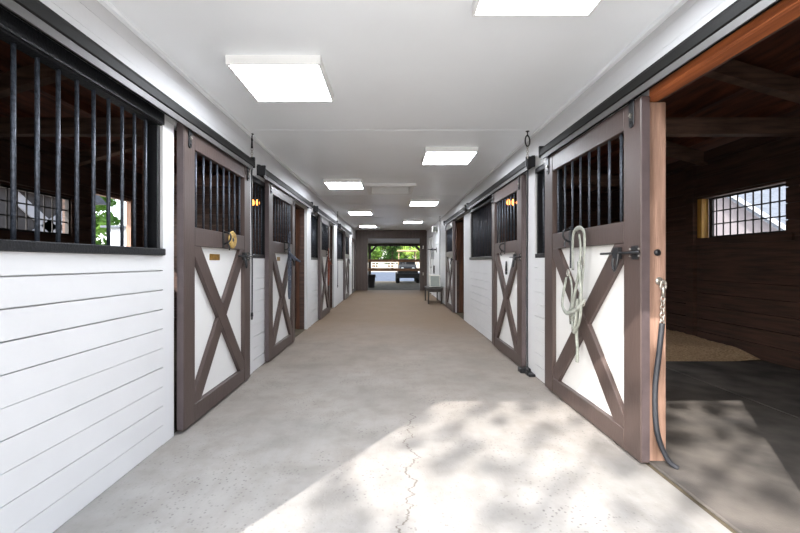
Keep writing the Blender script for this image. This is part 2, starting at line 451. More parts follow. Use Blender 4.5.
# far wall: vertical grooved boards around the drive-through
fo0, fo1, foz = -0.957, 1.19, 2.14
vb = MB()
x = -1.40 - .06
def vboard(x0, x1, z0, z1): vb.box(x0 + .003, x1 - .003, Y1, Y1 + .03, z0, z1)
edges = []
xx = XL
while xx < XR:
    edges.append(xx); xx += 0.13
edges.append(XR)
for a, b in zip(edges, edges[1:]):
    if b <= fo0 + .02: vboard(a, min(b, fo0), 0, CEIL)
    elif a >= fo1 - .02: vboard(max(a, fo1), b, 0, CEIL)
    else:
        vboard(a, b, foz, CEIL)
        if a < fo0: vboard(a, fo0, 0, foz)
        if b > fo1: vboard(fo1, b, 0, foz)
vb.box(-4.6, fo0, Y1 + .03, Y1 + .13, 0, 3.0).box(fo1, 4.6, Y1 + .03, Y1 + .13, 0, 3.0).box(fo0, fo1, Y1 + .03, Y1 + .13, foz, 3.0).box(-2.6, 2.6, Y1 + .03, Y1 + .13, 3.0, 3.62)
far = struct(vb.build('wall_far', M['brownedge']))
tf = MB()
tf.box(fo0 - .07, fo0, Y1 - .015, Y1, 0, foz + .07).box(fo1, fo1 + .07, Y1 - .015, Y1, 0, foz + .07).box(fo0, fo1, Y1 - .015, Y1, foz, foz + .07)
struct(tf.build('trim_7', M['brownedge'], bevel=0.003))
for z in (0.62, 1.72):
    MB().box(1.305, 1.345, Y1 - .022, Y1, z, z + .12).build('hinge_plate', M['chrome'], far)

# ------------------------------------------------------------------ stall windows
w1 = MB().box(XO - .005, XO + .098, 5.70, 5.779, 1.515, 2.07).build('window_1', M['yellowwood']); struct(w1)
f = MB()
xa, xb = XO + .10, XO + .13
f.box(xa, xb, 4.49, 5.70, 1.515, 1.535).box(xa, xb, 4.49, 5.70, 2.05, 2.07).box(xa, xb, 4.49, 4.51, 1.535, 2.05).box(xa, xb, 5.64, 5.70, 1.535, 2.05)
f.build('window_frame', M['charcoal'], w1)
for k in range(10):
    MB().cyl((XO + .115, 4.51 + .113 * (k + .5), 1.53), (XO + .115, 4.51 + .113 * (k + .5), 2.06), 0.0085, 8).build('window_bar', M['charcoal'], w1)
for z in (1.70, 1.88):
    MB().box(XO + .108, XO + .12, 4.5, 5.65, z - .008, z + .008).build('window_crossbar', M['charcoal'], w1)
f = MB()
for (a, b, c, d) in ((4.49, 5.55, 1.53, 1.56), (4.49, 5.55, 2.03, 2.06), (4.49, 4.52, 1.56, 2.03), (5.52, 5.55, 1.56, 2.03)):
    f.box(-XO - .07, -XO - .02, a, b, c, d)
w2 = struct(f.build('window_2', M['charcoal']))
for k in range(7):
    y = 4.52 + (k + 1) * 1.0 / 8
    MB().cyl((-XO - .03, y, 1.55), (-XO - .03, y, 2.04), 0.009, 8).build('window_bar', M['charcoal'], w2)
for z in (1.715, 1.88):
    MB().box(-XO - .05, -XO - .04, 4.52, 5.52, z - .009, z + .009).build('window_crossbar', M['charcoal'], w2)
f = MB()
f.box(-XO - .10, -XO - .02, 6.84, 6.9, 1.39, 2.24).box(-XO - .10, -XO - .02, 5.91, 5.95, 1.39, 2.24).box(-XO - .10, -XO - .02, 5.95, 6.84, 2.2, 2.24).box(-XO - .10, -XO - .02, 5.95, 6.84, 1.39, 1.42)
struct(f.build('window_3', M['rawwood']))

# two ordinary doors near the far end
d1 = struct(MB().box(XL - .035, XL - .02, 15.1, 16.05, 0.12, 1.95).build('door_1', M['panel']))
q = MB()
q.box(XL - .05, XL + .02, 14.96, 15.1, 0.0, 2.07).box(XL - .05, XL + .02, 16.05, 16.19, 0.0, 2.07).box(XL - .05, XL + .02, 15.1, 16.05, 1.95, 2.07).box(XL - .05, XL + .01, 15.1, 16.05, 0.0, .12)
q.build('door_frame', M['brown'], d1, bevel=.004)
d2 = struct(MB().box(XR + .03, XR + .06, 14.3, 15.4, 0.0, 2.0).build('door_2', M['panel']))
q = MB(); q.box(XR - .02, XR + .08, 14.21, 14.3, 0, 2.08).box(XR - .02, XR + .08, 15.4, 15.49, 0, 2.08).box(XR - .02, XR + .08, 14.3, 15.4, 2.0, 2.08)
q.build('door_casing', M['trimwhite'], d2, bevel=.004)
MB().lathe([(.012, 0), (.012, -.04), (.028, -.05), (.028, -.075), (.012, -.085)], (XR + .03, 14.40, .98), 'x', 14).build('door_knob', M['chrome'], d2, smooth=True)

# ------------------------------------------------------------------ stall grilles
def grille(side, y0, y1, label, n=None, lip=0.0):
    sg = -1 if side == 'left' else 1
    X = XL if sg < 0 else XR
    yc = (y0 + y1) / 2
    t = thing('stall_grille', label, 'grille', (X, yc, SILL), 0, 'barred grilles in the stall walls')
    h = HEADS[side] - SILL; L = (y1 - y0) / 2
    e = 0.003
    MB().box(-sg * lip, sg * .09, -L + e, L - e, 0.002, .045).build('sill', M['black'], t, bevel=.004)
    MB().box(sg * .001, sg * .07, -L + e, L - e, h - .05, h - .002).build('top_frame', M['black'], t, bevel=.003)
    if lip:     # cover strip over the joint below the track
        MB().box(-sg * .012, -sg * .001, -L, L, h - .045, h + .028).build('cover_strip', M['black'], t, bevel=.002)
    for s in (-1, 1):
        MB().box(sg * .015, sg * .08, s * (L - e), s * (L - .035), .045, h - .05).build('side_frame', M['black'], t, bevel=.003)
    n = n or int(round((y1 - y0) / .11)) - 1
    st = (2 * L) / (n + 1)
    for k in range(n):
        y = L - st * (k + 1) if side == 'left' else -L + st * (k + 1)
        MB().cyl((sg * .045, y, .04), (sg * .045, y, h - .045), .009, 10).build('bar', M['bar'], t, smooth=True)
    return t
grille('left', .95, 2.56, 'black barred stall grille in the left foreground white wall, above long white siding', 14, .022)
grille('left', 4.22, 4.75, 'black barred stall grille behind the left door that has a grey halter hanging')
grille('left', 7.3, 8.1, 'black barred stall grille behind the left door with a rust red halter')
grille('left', 10.8, 12.2, 'farthest left black barred stall grille, just before the last left door')
grille('right', 3.62, 4.1, 'black barred stall grille behind the nearest open right door, seen past its far edge')
grille('right', 5.68, 7.45, 'black barred stall grille on right beyond the closed door, above white siding', None, .02)

# ------------------------------------------------------------------ sliding doors
W, T, H0, H1 = 1.28, 0.05, 0.022, 2.12
ST = 0.155
PZ0, PZ1, GZ0, GZ1 = 0.15, 1.285, 1.42, 1.975
def clip(poly, n, c):
    """keep the side n.p <= c"""
    out = []
    for i in range(len(poly)):
        a, b = poly[i], poly[(i + 1) % len(poly)]
        da = n[0] * a[0] + n[1] * a[1] - c; db = n[0] * b[0] + n[1] * b[1] - c
        if da <= 0: out.append(a)
        if (da < 0 < db) or (db < 0 < da):
            t = da / (da - db); out.append((a[0] + (b[0] - a[0]) * t, a[1] + (b[1] - a[1]) * t))
    return out
def make_door():
    t = thing('sliding_stall_door', '', 'sliding door', group='brown sliding stall doors')
    B = M['brown']; h = W / 2; p = h - ST
    for s in (-1, 1):
        MB().box(-T, 0, s * p, s * h, H0, H1).build('stile', B, t, bevel=.005)
    for s in (-1, 1):
        es = MB().box(-T + .003, -.003, s * (h + .0005), s * (h + .004), H0 + .01, H1 - .005).build('edge_strip', M['strip'], t); es['label'] = 'grey metal edge strip'
    MB().box(-T + .002, -.002, -p, p, GZ1, H1).build('top_rail', B, t, bevel=.004)
    MB().box(-T + .002, -.002, -p, p, PZ1, GZ0).build('middle_rail', B, t, bevel=.004)
    MB().box(-T + .002, -.002, -p, p, H0, PZ0).build('bottom_rail', B, t, bevel=.004)
    MB().box(-.048, -.036, -p, p, PZ0, PZ1).build('panel', M['panel'], t)
    # the cross: one brace runs through, the other is two halves against it
    rect = [(-p, PZ0), (p, PZ0), (p, PZ1), (-p, PZ1)]
    hw = .062
    def band(a, b, base):
        d = Vector((b[0] - a[0], b[1] - a[1])).normalized(); n = (-d.y, d.x); c = n[0] * a[0] + n[1] * a[1]
        q = clip(base, n, c + hw); return clip(q, (-n[0], -n[1]), -(c - hw)), n, c
    b1, n1, c1 = band((-p + .02, PZ1), (p - .02, PZ0), rect)
    b2, n2, c2 = band((-p + .02, PZ0), (p - .02, PZ1), rect)
    MB().prism(b1, -.036, -.003, 'x').build('cross_brace', B, t, bevel=.003)
    for s in (1, -1):
        q = clip(b2, (s * n1[0], s * n1[1]), s * c1 - hw)
        MB().prism(q, -.036, -.005, 'x').build('cross_brace', B, t, bevel=.003)
    nb = 8
    for k in range(nb):
        y = -p + 2 * p * (k + .5) / nb
        MB().cyl((-.026, y, GZ0 - .01), (-.026, y, GZ1 + .01), .0085, 10).build('bar', M['bar'], t, smooth=True)
    for s in (-1, 1):      # door hanger straps with a star bolt
        y = s * (h - .075)
        poly = [(y - .022, 2.13), (y - .022, 1.985)] + [(y - .022 * math.cos(a), 1.985 - .022 * math.sin(a)) for a in [PI * i / 8 for i in range(1, 8)]] + [(y + .022, 1.985), (y + .022, 2.13)]
        hg = MB().prism(poly, 0.0, .008, 'x').build('hanger_strap', M['black'], t, bevel=.002)
        star = [((.015 if i % 2 == 0 else .007) * math.sin(PI * i / 4) + y, 2.035 + (.015 if i % 2 == 0 else .007) * math.cos(PI * i / 4)) for i in range(8)]
        MB().prism(star, .007, .017, 'x').build('bolt', M['chrome'], hg)
        MB().lathe([(.009, .006), (.009, .012), (.005, .014)], (0, y, 1.99), 'x', 10).build('bolt', M['black'], hg)
    # slide latch on the leading stile
    y = h - .055
    lt = MB().box(0, .006, y - .02, y + .035, 1.185, 1.265).build('latch', M['black'], t, bevel=.002)
    MB().cyl((.018, h - .36, 1.225), (.018, h + .01, 1.225), .008, 10).build('latch_bolt', M['black'], lt, smooth=True)
    m = MB().box(0, .028, h - .22, h - .17, 1.19, 1.26)
    m.tube(spline([(.018, h - .215, 1.225), (.03, h - .214, 1.16), (.032, h - .195, 1.115), (.03, h - .177, 1.15), (.018, h - .176, 1.225)], 5), .008, 8)
    m.build('latch_handle', M['black'], lt, bevel=.002)
    for yy in (h - .01, h - .085):
        for zz in (1.245, 1.205):
            MB().lathe([(.006, .004), (.006, .009), (.003, .011)], (0, yy, zz), 'x', 8).build('screw', M['chrome'], lt)
    return t
XDL = -1.405
doors = {}
proto = make_door()
proto.location = (XDL, 3.355, 0); proto['label'] = 'closed brown sliding stall door in left foreground, with brass plaque and round straw-yellow disc'
doors['L1'] = proto
def door(key, x, ya, yb, rz, label):
    doors[key] = dup(proto, (x, (ya + yb) / 2, 0), rz, label, (1, (yb - ya) / W, 1))
door('L2', XDL, 4.61, 5.86, 0, 'brown sliding stall door on the left with a grey-blue halter and small brass plaque')
door('L3', XDL, 7.96, 9.22, 0, 'brown sliding stall door on the left with a rust red halter hung on it')
door('L4', XDL, 12.2, 13.5, 0, 'farthest brown sliding stall door along the left wall')
door('R1', 1.425, 2.28, 3.71, PI, 'brown sliding stall door in right foreground, slid open, pale halter and lead rope hanging on it')
door('R2', 1.415, 4.34, 5.62, PI, 'closed brown sliding stall door on right with short black hook hanging on its white panel')
door('R3', 1.415, 9.1, 10.4, PI, 'farthest brown sliding stall door on the right, slid open beside its dark doorway')
# plaques and hooks fixed on particular doors (local coordinates)
def plaque(dk, y, z, w, h):
    q = MB().box(-.036, -.03, y - w / 2, y + w / 2, z - h / 2, z + h / 2).build('name_plaque', M['brass'], doors[dk], bevel=.002)
    q['label'] = 'small brass plaque'
plaque('L1', -.09, 1.21, .18, .05); plaque('L2', -.12, 1.21, .13, .05)
def hook(dk, y, z=1.42):
    m = MB().box(0, .006, y - .018, y + .018, z - .13, z + .02)
    m.tube(spline([(.004, y, z), (.05, y, z - .01), (.062, y, z - .05), (.04, y, z - .085), (.004, y, z - .1)], 5), .008, 8)
    m.tube(spline([(.03, y, z - .08), (.05, y, z - .12), (.045, y + .01, z - .15)], 5), .006, 8)
    m.build('hook', M['black'], doors[dk], bevel=.001)
hook('L1', .0); hook('R1', -.16, 1.43); hook('R2', .0, 1.40); hook('L2', .05, 1.43); hook('L3', .1, 1.43)

# ------------------------------------------------------------------ door tracks
def track(side, y0, y1, label, dz=0.0):
    sg = -1 if side == 'left' else 1
    X = XL if sg < 0 else XR
    t = thing('door_track', label, 'track', (X, (y0 + y1) / 2, 2.09 + dz), 0, 'black sliding door tracks')
    L = (y1 - y0) / 2
    def P(poly): return [(-sg * a, z) for a, z in poly]
    MB().prism(P([(0.001, .035), (.085, .035), (.09, .04), (.09, .085), (.082, .105), (.06, .12), (.03, .124), (.001, .124)]), -L, L, 'y').build('rail', M['track'], t)
    MB().prism(P([(0.001, .124), (.026, .124), (.032, .13), (.032, .142), (.001, .144)]), -L, L, 'y').build('top_flange', M['track'], t)
    MB().prism(P([(.074, -.004), (.082, -.004), (.082, .034), (.074, .034)]), -L, L, 'y').build('lower_flange', M['galv'], t)
    for s in (-1, 1):
        MB().box(-sg * .001, -sg * .098, s * L, s * (L + .02), .022, .13).build('end_stop', M['black'], t, bevel=.004)
track('left', .75, 4.0, 'black sliding door track running over the left foreground grille and first left door')
track('left', 4.36, 6.98, 'black sliding door track over the left door with the grey-blue halter')
track('left', 7.5, 10.22, 'black sliding door track over the left door with rust red halter')
track('left', 10.95, 13.8, 'farthest black sliding door track on the left wall')
track('right', .75, 3.72, 'black sliding door track over the open right foreground stall', .03)
track('right', 4.1, 7.3, 'black sliding door track over the closed right door and the grille beyond it', .03)
track('right', 7.55, 10.5, 'farthest black sliding door track on the right wall', .03)

# ------------------------------------------------------------------ ceiling lights and attic opening
lights = [(-.755, 2.86, 'square ceiling light nearest on the left side of the aisle'),
          (.72, 1.76, 'square ceiling light cut off at the top edge, nearest overhead on the right'),
          (.70, 4.90, 'square ceiling light on the right, second from the entrance, before the attic opening'),
          (-.77, 6.65, 'square ceiling light left of the attic opening'),
          (.71, 8.72, 'square ceiling light on the right, just beyond the attic opening'),
          (-.80, 10.45, 'square ceiling light on the left, next one beyond the attic opening'),
          (.70, 12.8, 'farthest square ceiling light on the right side'),
          (-.83, 14.4, 'farthest square ceiling light on left, close to the brown end wall')]
x, y, lab = lights[0]
L0 = thing('ceiling_light', lab, 'ceiling light', (x, y, CEIL), 0, 'square panel lights along the aisle ceiling')
m = MB(); o_, i_ = .305, .287
m.prism([(-o_, .004), (o_, .004), (o_ - .003, -.056), (-o_ + .003, -.056)], -o_, -i_, 'y').prism([(-o_, .004), (o_, .004), (o_ - .003, -.056), (-o_ + .003, -.056)], i_, o_, 'y')
m.box(-o_, -i_, -i_, i_, -.056, .004).box(i_, o_, -i_, i_, -.056, .004).box(-i_, i_, -i_, i_, -.04, -.03)
m.build('frame', M['trimwhite'], L0, bevel=.002)
MB().box(-i_, i_, -i_, i_, -.053, -.045).build('diffuser', M['diffuser'], L0)
for x, y, lab in lights[1:]: dup(L0, (x, y, CEIL), 0, lab)

ht = thing('attic_opening', 'white trimmed square attic access opening recessed into the aisle ceiling', 'ceiling hatch', (0, (hy0 + hy1) / 2, CEIL))
yc = (hy0 + hy1) / 2; g = .002
m = MB(); z1 = .26
m.box(hx0 + g, hx0 + .018, hy0 + g - yc, hy1 - g - yc, 0, z1).box(hx1 - .018, hx1 - g, hy0 + g - yc, hy1 - g - yc, 0, z1)
m.box(hx0 + .018, hx1 - .018, hy0 + g - yc, hy0 + .018 - yc, 0, z1).box(hx0 + .018, hx1 - .018, hy1 - .018 - yc, hy1 - g - yc, 0, z1)
m.build('shaft_lining', M['trimwhite'], ht)
MB().box(hx0, hx1, hy0 - yc, hy1 - yc, z1, z1 + .02).build('lid', M['trimwhite'], ht)
m = MB()
m.box(hx0 - .07, hx1 + .07, hy0 - .07 - yc, hy0 - yc, -.045, -.001).box(hx0 - .05, hx1 + .05, hy1 - yc, hy1 + .05 - yc, -.014, -.001)
m.box(hx0 - .05, hx0, hy0 - yc, hy1 - yc, -.014, -.001).box(hx1, hx1 + .05, hy0 - yc, hy1 - yc, -.014, -.001)
m.build('trim_frame', M['trimwhite'], ht, bevel=.002)

# ------------------------------------------------------------------ cross ties, halters, ropes
def chain(m, p0, p1, n, r=.0035, w=.011):
    p0, p1 = Vector(p0), Vector(p1); d = (p1 - p0); Ln = d.length / n; d.normalize()
    for i in range(n):
        c = p0 + d * (Ln * (i + .5)); a = Vector((1, 0, 0)) if i % 2 == 0 else Vector((0, 1, 0))
        pts = [c + d * (Ln * .68 * math.sin(t)) + a * (w * math.cos(t)) for t in [2 * PI * k / 10 for k in range(10)]]
        m.tube(pts, r, 6, closed=True)
def cross_tie(side, y, ztop, zbot, label, big=False, x=None):
    sg = -1 if side == 'left' else 1
    X = x if x is not None else (-1.352 if sg < 0 else 1.366)
    t = thing('cross_tie', label, 'cross tie', (X, y, ztop), 0, 'cross ties hanging on the posts')
    m = MB(); m.tube([(0, 0, -.004), (0, 0, CEIL - ztop + .002)], .006, 8)
    m.lathe([(.018, CEIL - ztop - .008), (.018, CEIL - ztop - .001)], (0, 0, 0), 'z', 12)
    m.build('eye_bolt', M['black'], t)
    m = MB()
    if big:
        m.tube([( .026 * math.sin(a), .01 * math.sin(a), -.05 + .055 * math.cos(a)) for a in [2 * PI * k / 16 for k in range(16)]], .007, 8, closed=True)
        z = -.10
    else:
        m.tube([(0, .014 * math.sin(a), -.012 + .016 * math.cos(a)) for a in [2 * PI * k / 12 for k in range(12)]], .006, 8, closed=True)
        m.tube([(0, 0, -.025), (0, 0, -.10)], [.008, .012], 10)
        z = -.10
    m.build('snap', M['black'], t, smooth=True)
    m = MB(); chain(m, (0, 0, z), (0, 0, z - .13), 6); m.build('chain', M['chrome'], t, smooth=True)
    L = ztop - zbot
    m = MB(); m.tube(spline([(0, 0, z - .125), (sg * .004, .004, z - .4), (-sg * .004, -.004, -L * .7), (0, 0, -L + .03)], 8), .0075, 8)
    m.build('rope', M['darkstrap'], t, smooth=True)
    m = MB(); m.tube([(0, 0, -L + .05), (0, 0, -L + .01)], [.012, .014], 10); m.tube([(0, .014 * math.sin(a), -L - .005 + .018 * math.cos(a)) for a in [2 * PI * k / 12 for k in range(12)]], .005, 8, closed=True)
    m.build('end_snap', M['black'], t, smooth=True)
cross_tie('left', 4.115, 2.44, .60, 'black cross tie hanging on white post right of the nearest left door', x=-1.43)
cross_tie('right', 4.03, 2.44, .06, 'black cross tie with big oval clip on white post between the first two right doors', True, 1.375)
cross_tie('left', 10.5, 2.44, .52, 'black cross tie on the far left white post beyond the rust red halter', x=-1.40)
cross_tie('right', 11.6, 2.44, .66, 'black cross tie on the right white wall beside the bench', x=1.42)

# chain and black rubber strap on the raw jamb post
t = thing('tie_strap', 'black rubber tie strap hanging by chain from raw wood post of the open stall', 'tie strap', (1.56, 2.33, 1.06))
m = MB(); m.lathe([(.022, 0), (.022, -.006), (.012, -.01)], (0, 0, 0), 'y', 14); m.tube([(.0, -.018, .0), (.0, -.04, -.004)], .006, 8)
m.tube([(.014 * math.sin(a), -.04, -.014 + .016 * math.cos(a)) for a in [2 * PI * k / 12 for k in range(12)]], .005, 8, closed=True); m.build('eye_bolt', M['chrome'], t, smooth=True)
m = MB(); m.tube([(0, -.04, -.03), (-.002, -.04, -.09)], [.007, .01], 8); m.tube([(-.002 + .016 * math.sin(a), -.04, -.03 + .02 * math.cos(a)) for a in [2 * PI * k / 12 for k in range(12)]], .005, 8, closed=True); m.build('snap', M['chrome'], t, smooth=True)
m = MB(); chain(m, (-.003, -.04, -.09), (-.008, -.04, -.25), 7, .004, .012); m.build('chain', M['chrome'], t, smooth=True)
m = MB(); m.tube(spline([(-.008, -.04, -.24), (-.03, -.045, -.42), (-.058, -.055, -.62), (-.05, -.06, -.85), (.0, -.07, -1.0), (.045, -.09, -1.045)], 8), .014, 10)
m.build('rubber_strap', M['darkstrap'], t, smooth=True)
t2 = tag(MB().lathe([(.02, 0), (.02, -.006), (.013, -.012), (.006, -.014)], (0, 0, 0), 'y', 12).build('bolt_head', M['black'], smooth=True), 'round bolt head on raw wood post above the hanging chain', 'bolt')
t2.location = (1.55, 2.33, 1.225)

# pale halter with lead rope on the right foreground door
HX = 1.412
t = thing('halter', 'pale grey-white halter with long lead rope hanging on the right foreground door', 'halter', (HX, 3.12, 1.40), 0, 'halters hanging on the stall doors')
def yz(px, py, dx=0.0):       # strap points: sight line met with a plane dx in front of the door
    X = HX - dx; Y = X * 400 / (px - 391)
    return (-dx, Y - 3.12, EYE + (262 - py) * Y / 400 - 1.40)
st = [yz(573, 270, .02), yz(572.5, 250, .03), yz(573.5, 234, .04), yz(578, 228, .055), yz(583, 230, .05), yz(584.5, 240, .04), yz(583.5, 262, .035), yz(581.5, 285, .04), yz(579, 305, .045)]
m = MB(); m.tube(spline(st, 6), 0, 10, flat=(.016, .006)); m.build('crown_strap', M['rope'], t, smooth=True)
m = MB(); m.tube(spline([yz(570.5, 268, .015), yz(570.8, 250, .02), yz(572.5, 236, .025), yz(576, 232, .03)], 5), 0, 10, flat=(.013, .005)); m.build('poll_strap', M['darkstrap'], t, smooth=True)
m = MB(); m.tube(spline([yz(579, 234, .03), yz(580.5, 250, .025), yz(578, 275, .03), yz(573, 300, .035), yz(569, 312, .03)], 6), 0, 10, flat=(.014, .006)); m.build('cheek_strap', M['rope'], t, smooth=True)
m = MB(); m.tube(spline([yz(566.5, 277, .03), yz(563, 295, .05), yz(562.5, 306, .06), yz(567, 313, .07), yz(575, 310, .07), yz(582, 303, .055), yz(583.5, 301, .045), yz(578, 312, .05), yz(571, 322, .04)], 6), 0, 10, flat=(.016, .007)); m.build('nose_band', M['rope'], t, smooth=True)
m = MB(); m.tube(spline([yz(567.5, 272, .025), yz(571, 281, .03), yz(572, 296, .03), yz(570, 312, .035), yz(570.5, 324, .04)], 6), 0, 10, flat=(.013, .006)); m.build('throat_strap', M['rope'], t, smooth=True)
for px, py in ((568, 273), (583, 303), (571, 318), (573, 329)):
    c = Vector(yz(px, py, .045)); m = MB(); m.tube([c + Vector((0, .022 * math.sin(a), .022 * math.cos(a))) for a in [2 * PI * k / 14 for k in range(14)]], .0045, 8, closed=True); m.build('ring', M['chrome'], t, smooth=True)
c = Vector(yz(582.5, 261, .045)); MB().box(c.x - .004, c.x + .004, c.y - .018, c.y + .018, c.z - .03, c.z + .03).build('buckle', M['chrome'], t, bevel=.003)
m = MB(); m.tube(spline([yz(574, 333, .05), yz(576, 318, .06), yz(577.5, 300, .055), yz(577, 315, .035), yz(576.5, 336, .03), yz(577.5, 348, .03), yz(577, 362, .03)], 7), .0115, 10); m.build('lead_rope', M['rope'], t, smooth=True)
m = MB(); m.tube(spline([yz(578.5, 262, .05), yz(581, 290, .06), yz(580, 318, .055), yz(575, 330, .05), yz(572, 318, .05), yz(574.5, 295, .05), yz(578.5, 275, .05)], 6, True), .010, 10, closed=True); m.build('lead_coil', M['rope'], t, smooth=True)

# grey-blue halter on the second left door and rust one on the third
def small_halter(loc, mt, label, ring_out, s=1.0):
    t = thing('halter', label, 'halter', loc, 0, 'halters hanging on the stall doors')
    m = MB(); m.tube(spline([(.03, .05 * s, -.02), (.045, .035 * s, .22 * s), (.05, 0, .27 * s), (.045, -.04 * s, .2 * s), (.04, -.05 * s, -.1 * s), (.04, -.02 * s, -.34 * s), (.04, .03 * s, -.3 * s), (.035, .055 * s, -.1 * s)], 6, True), 0, 10, closed=True, flat=(.014, .007)); m.build('crown_strap', mt, t, smooth=True)
    m = MB(); m.tube(spline([(.04, .0, .0), (.05 + ring_out * .3, .05 * s, -.08 * s), (.05 + ring_out, .02 * s, -.12 * s), (.05 + ring_out * .9, -.08 * s, -.1 * s), (.05 + ring_out * .3, -.08 * s, -.03 * s)], 6, True), .012, 10, closed=True); m.build('nose_band', mt, t, smooth=True)
    m = MB(); m.tube(spline([(.04, -.02, .1 * s), (.06, -.01, -.1 * s), (.05, .02, -.45 * s), (.045, .0, -.62 * s), (.045, -.04, -.5 * s), (.05, -.03, -.2 * s)], 6), .013, 10); m.build('lead_rope', mt, t, smooth=True)
    m = MB(); m.tube([(.055, .02 * math.sin(a), -.34 * s + .022 * math.cos(a)) for a in [2 * PI * k / 12 for k in range(12)]], .005, 8, closed=True); m.build('ring', M['chrome'], t, smooth=True)
    return t
h2 = small_halter((XDL, 5.36, 1.30), M['navy'], 'grey-blue halter with looped lead rope on the second left door', .13)
m = MB(); m.tube(spline([(.035, .0, .62), (.035, .01, .4), (.05, 0, .27)], 5), .006, 8); m.build('hanging_cord', M['navy'], h2, smooth=True)
small_halter((XDL, 8.72, 1.22), M['redrope'], 'rust red halter hanging on the third left door', .06, .9)

# straw-yellow disc and hoof hook
t = thing('yellow_disc', 'round straw-yellow disc with dark centre hung on the nearest left door', 'disc', (XDL, 3.505, 1.365))
MB().lathe([(.05, .002), (.072, .008), (.078, .018), (.068, .028), (.034, .03), (.02, .02)], (0, 0, 0), 'x', 24).build('coil', M['straw'], t, smooth=True)
MB().lathe([(.018, .018), (.018, .024), (.01, .028)], (0, 0, 0), 'x', 16).build('centre', M['black'], t, smooth=True)
t = thing('hanging_hook', 'short black hook with round end hanging on the white panel of the closed right door', 'hook', (1.443, 4.97, 1.15))
m = MB(); m.tube([(-.012, 0, .03), (-.012, 0, -.09)], [.008, .015], 10); m.build('handle', M['black'], t, smooth=True)
m = MB(); m.tube(spline([(-.012, 0, -.085), (-.016, -.004, -.12), (-.02, -.03, -.125), (-.02, -.035, -.10)], 5), .012, 8); m.build('hook_end', M['black'], t, smooth=True)
tag(MB().box(1.36, 1.47, 4.20, 4.30, 0, .05).box(1.40, 1.47, 4.06, 4.2, 0, .028).build('door_guide', M['black'], bevel=.006), 'black floor guide at the foot of the white post by the closed right door', 'door guide')

# ------------------------------------------------------------------ stall furnishings
tag(MB().box(1.50, 3.025, 1.2, 4.66, -.004, .012).build('rubber_mat', M['mat'], bevel=.004), 'black rubber floor mat just inside the open right stall doorway, with dappled sun', 'rubber mat', 'rubber mats in the open stall')
tag(MB().box(3.035, 4.36, 1.2, 4.66, -.004, .012).build('rubber_mat', M['mat'], bevel=.004), 'black rubber floor mat against the outer plank wall of the open right stall', 'rubber mat', 'rubber mats in the open stall')
# bedding bank: a bumpy sheet
bm = bmesh.new(); nx, ny = 40, 46; vs = []
for i in range(nx + 1):
    row = []
    for j in range(ny + 1):
        x = 1.70 + (4.345 - 1.70) * i / nx; y = 4.70 + (7.9 - 4.70) * j / ny
        e = min(1, (y - 4.70 + .12 * math.sin(x * 3.1)) / .5); e = max(0, e)
        z = .004 + e * (.035 + .06 * max(0, (x - 3.3)) + .012 * math.sin(7 * x) * math.sin(5 * y) + random.uniform(0, .012))
        row.append(bm.verts.new((x, y, z)))
    vs.append(row)
for i in range(nx):
    for j in range(ny): bm.faces.new((vs[i][j], vs[i + 1][j], vs[i + 1][j + 1], vs[i][j + 1]))
b = MB(); b.bm.free(); b.bm = bm
sh = b.build('bedding', M['shavings'], smooth=True); sh['kind'] = 'stuff'; tag(sh, 'tan wood shavings bedding spread along the back of the right stall floor', 'bedding')

def stall_lamp(loc, label):
    t = thing('stall_lamp', label, 'lamp', loc, 0, 'warm lamps inside the stalls')
    MB().cyl((0, 0, .12), (0, 0, .30), .008, 8).build('stem', M['black'], t)
    MB().cyl((-.10, 0, .11), (.10, 0, .11), .012, 10).build('crossbar', M['black'], t)
    for k in (-1, 0, 1):
        MB().lathe([(.012, .10), (.024, .07), (.028, .045), (.02, .02), (.006, .008)], (k * .075, 0, 0), 'z', 14).build('bulb', M['bulb'], t, smooth=True)
    return t
stall_lamp((-2.05, 6.15, 2.03), 'three-bulb warm lamp glowing inside the left stall behind the second grille')
stall_lamp((1.85, 6.05, 2.02), 'three-bulb warm lamp glowing behind the bars of the closed right door')

# ------------------------------------------------------------------ far end of the aisle
t = thing('bench', 'low dark wooden bench against the right wall near the far end', 'bench', (1.225, 11.65, 0))
MB().box(-.21, .21, -.55, .55, .40, .44).build('seat', M['bench'], t, bevel=.006)
MB().box(-.18, .18, -.51, .51, .33, .399).build('apron', M['bench'], t, bevel=.003)
for sx in (-.18, .18):
    for sy in (-.51, .51):
        MB().prism([(sx - .02, sy - .02), (sx + .02, sy - .02), (sx + .02, sy + .02), (sx - .02, sy + .02)], 0, .40, 'z').build('leg', M['bench'], t, bevel=.003)
t = thing('white_box', 'white boxy unit with grey front panel standing on the dark bench', 'box', (1.25, 11.55, .441))
MB().box(-.15, .15, -.17, .17, .012, .36).build('body', M['plastic_white'], t, bevel=.015, seg=2)
MB().box(-.125, .125, -.18, -.171, .04, .33).build('front_panel', M['greypanel'], t, bevel=.003)
for sx in (-.12, .12):
    MB().cyl((sx, -.12, 0), (sx, -.12, .013), .015, 10).build('foot', M['bench'], t)
t = thing('bridle_rack', 'black bridle rack on right white wall above the bench, dark straps hanging from it', 'rack', (XR, 12.9, 1.56))
MB().box(-.012, 0, -.06, .06, -.08, .08).build('backplate', M['black'], t, bevel=.003)
m = MB(); m.cyl((0, 0, .0), (-.22, 0, .0), .012, 8)
for k in (-1, 1): m.tube(spline([(-.1, 0, 0), (-.13, k * .08, .0), (-.14, k * .14, .03), (-.14, k * .15, .07)], 5), .008, 8)
m.cyl((-.30, -.0, .02), (-.02, 0, .02), .012, 8); m.build('arms', M['black'], t, smooth=True)
m = MB()
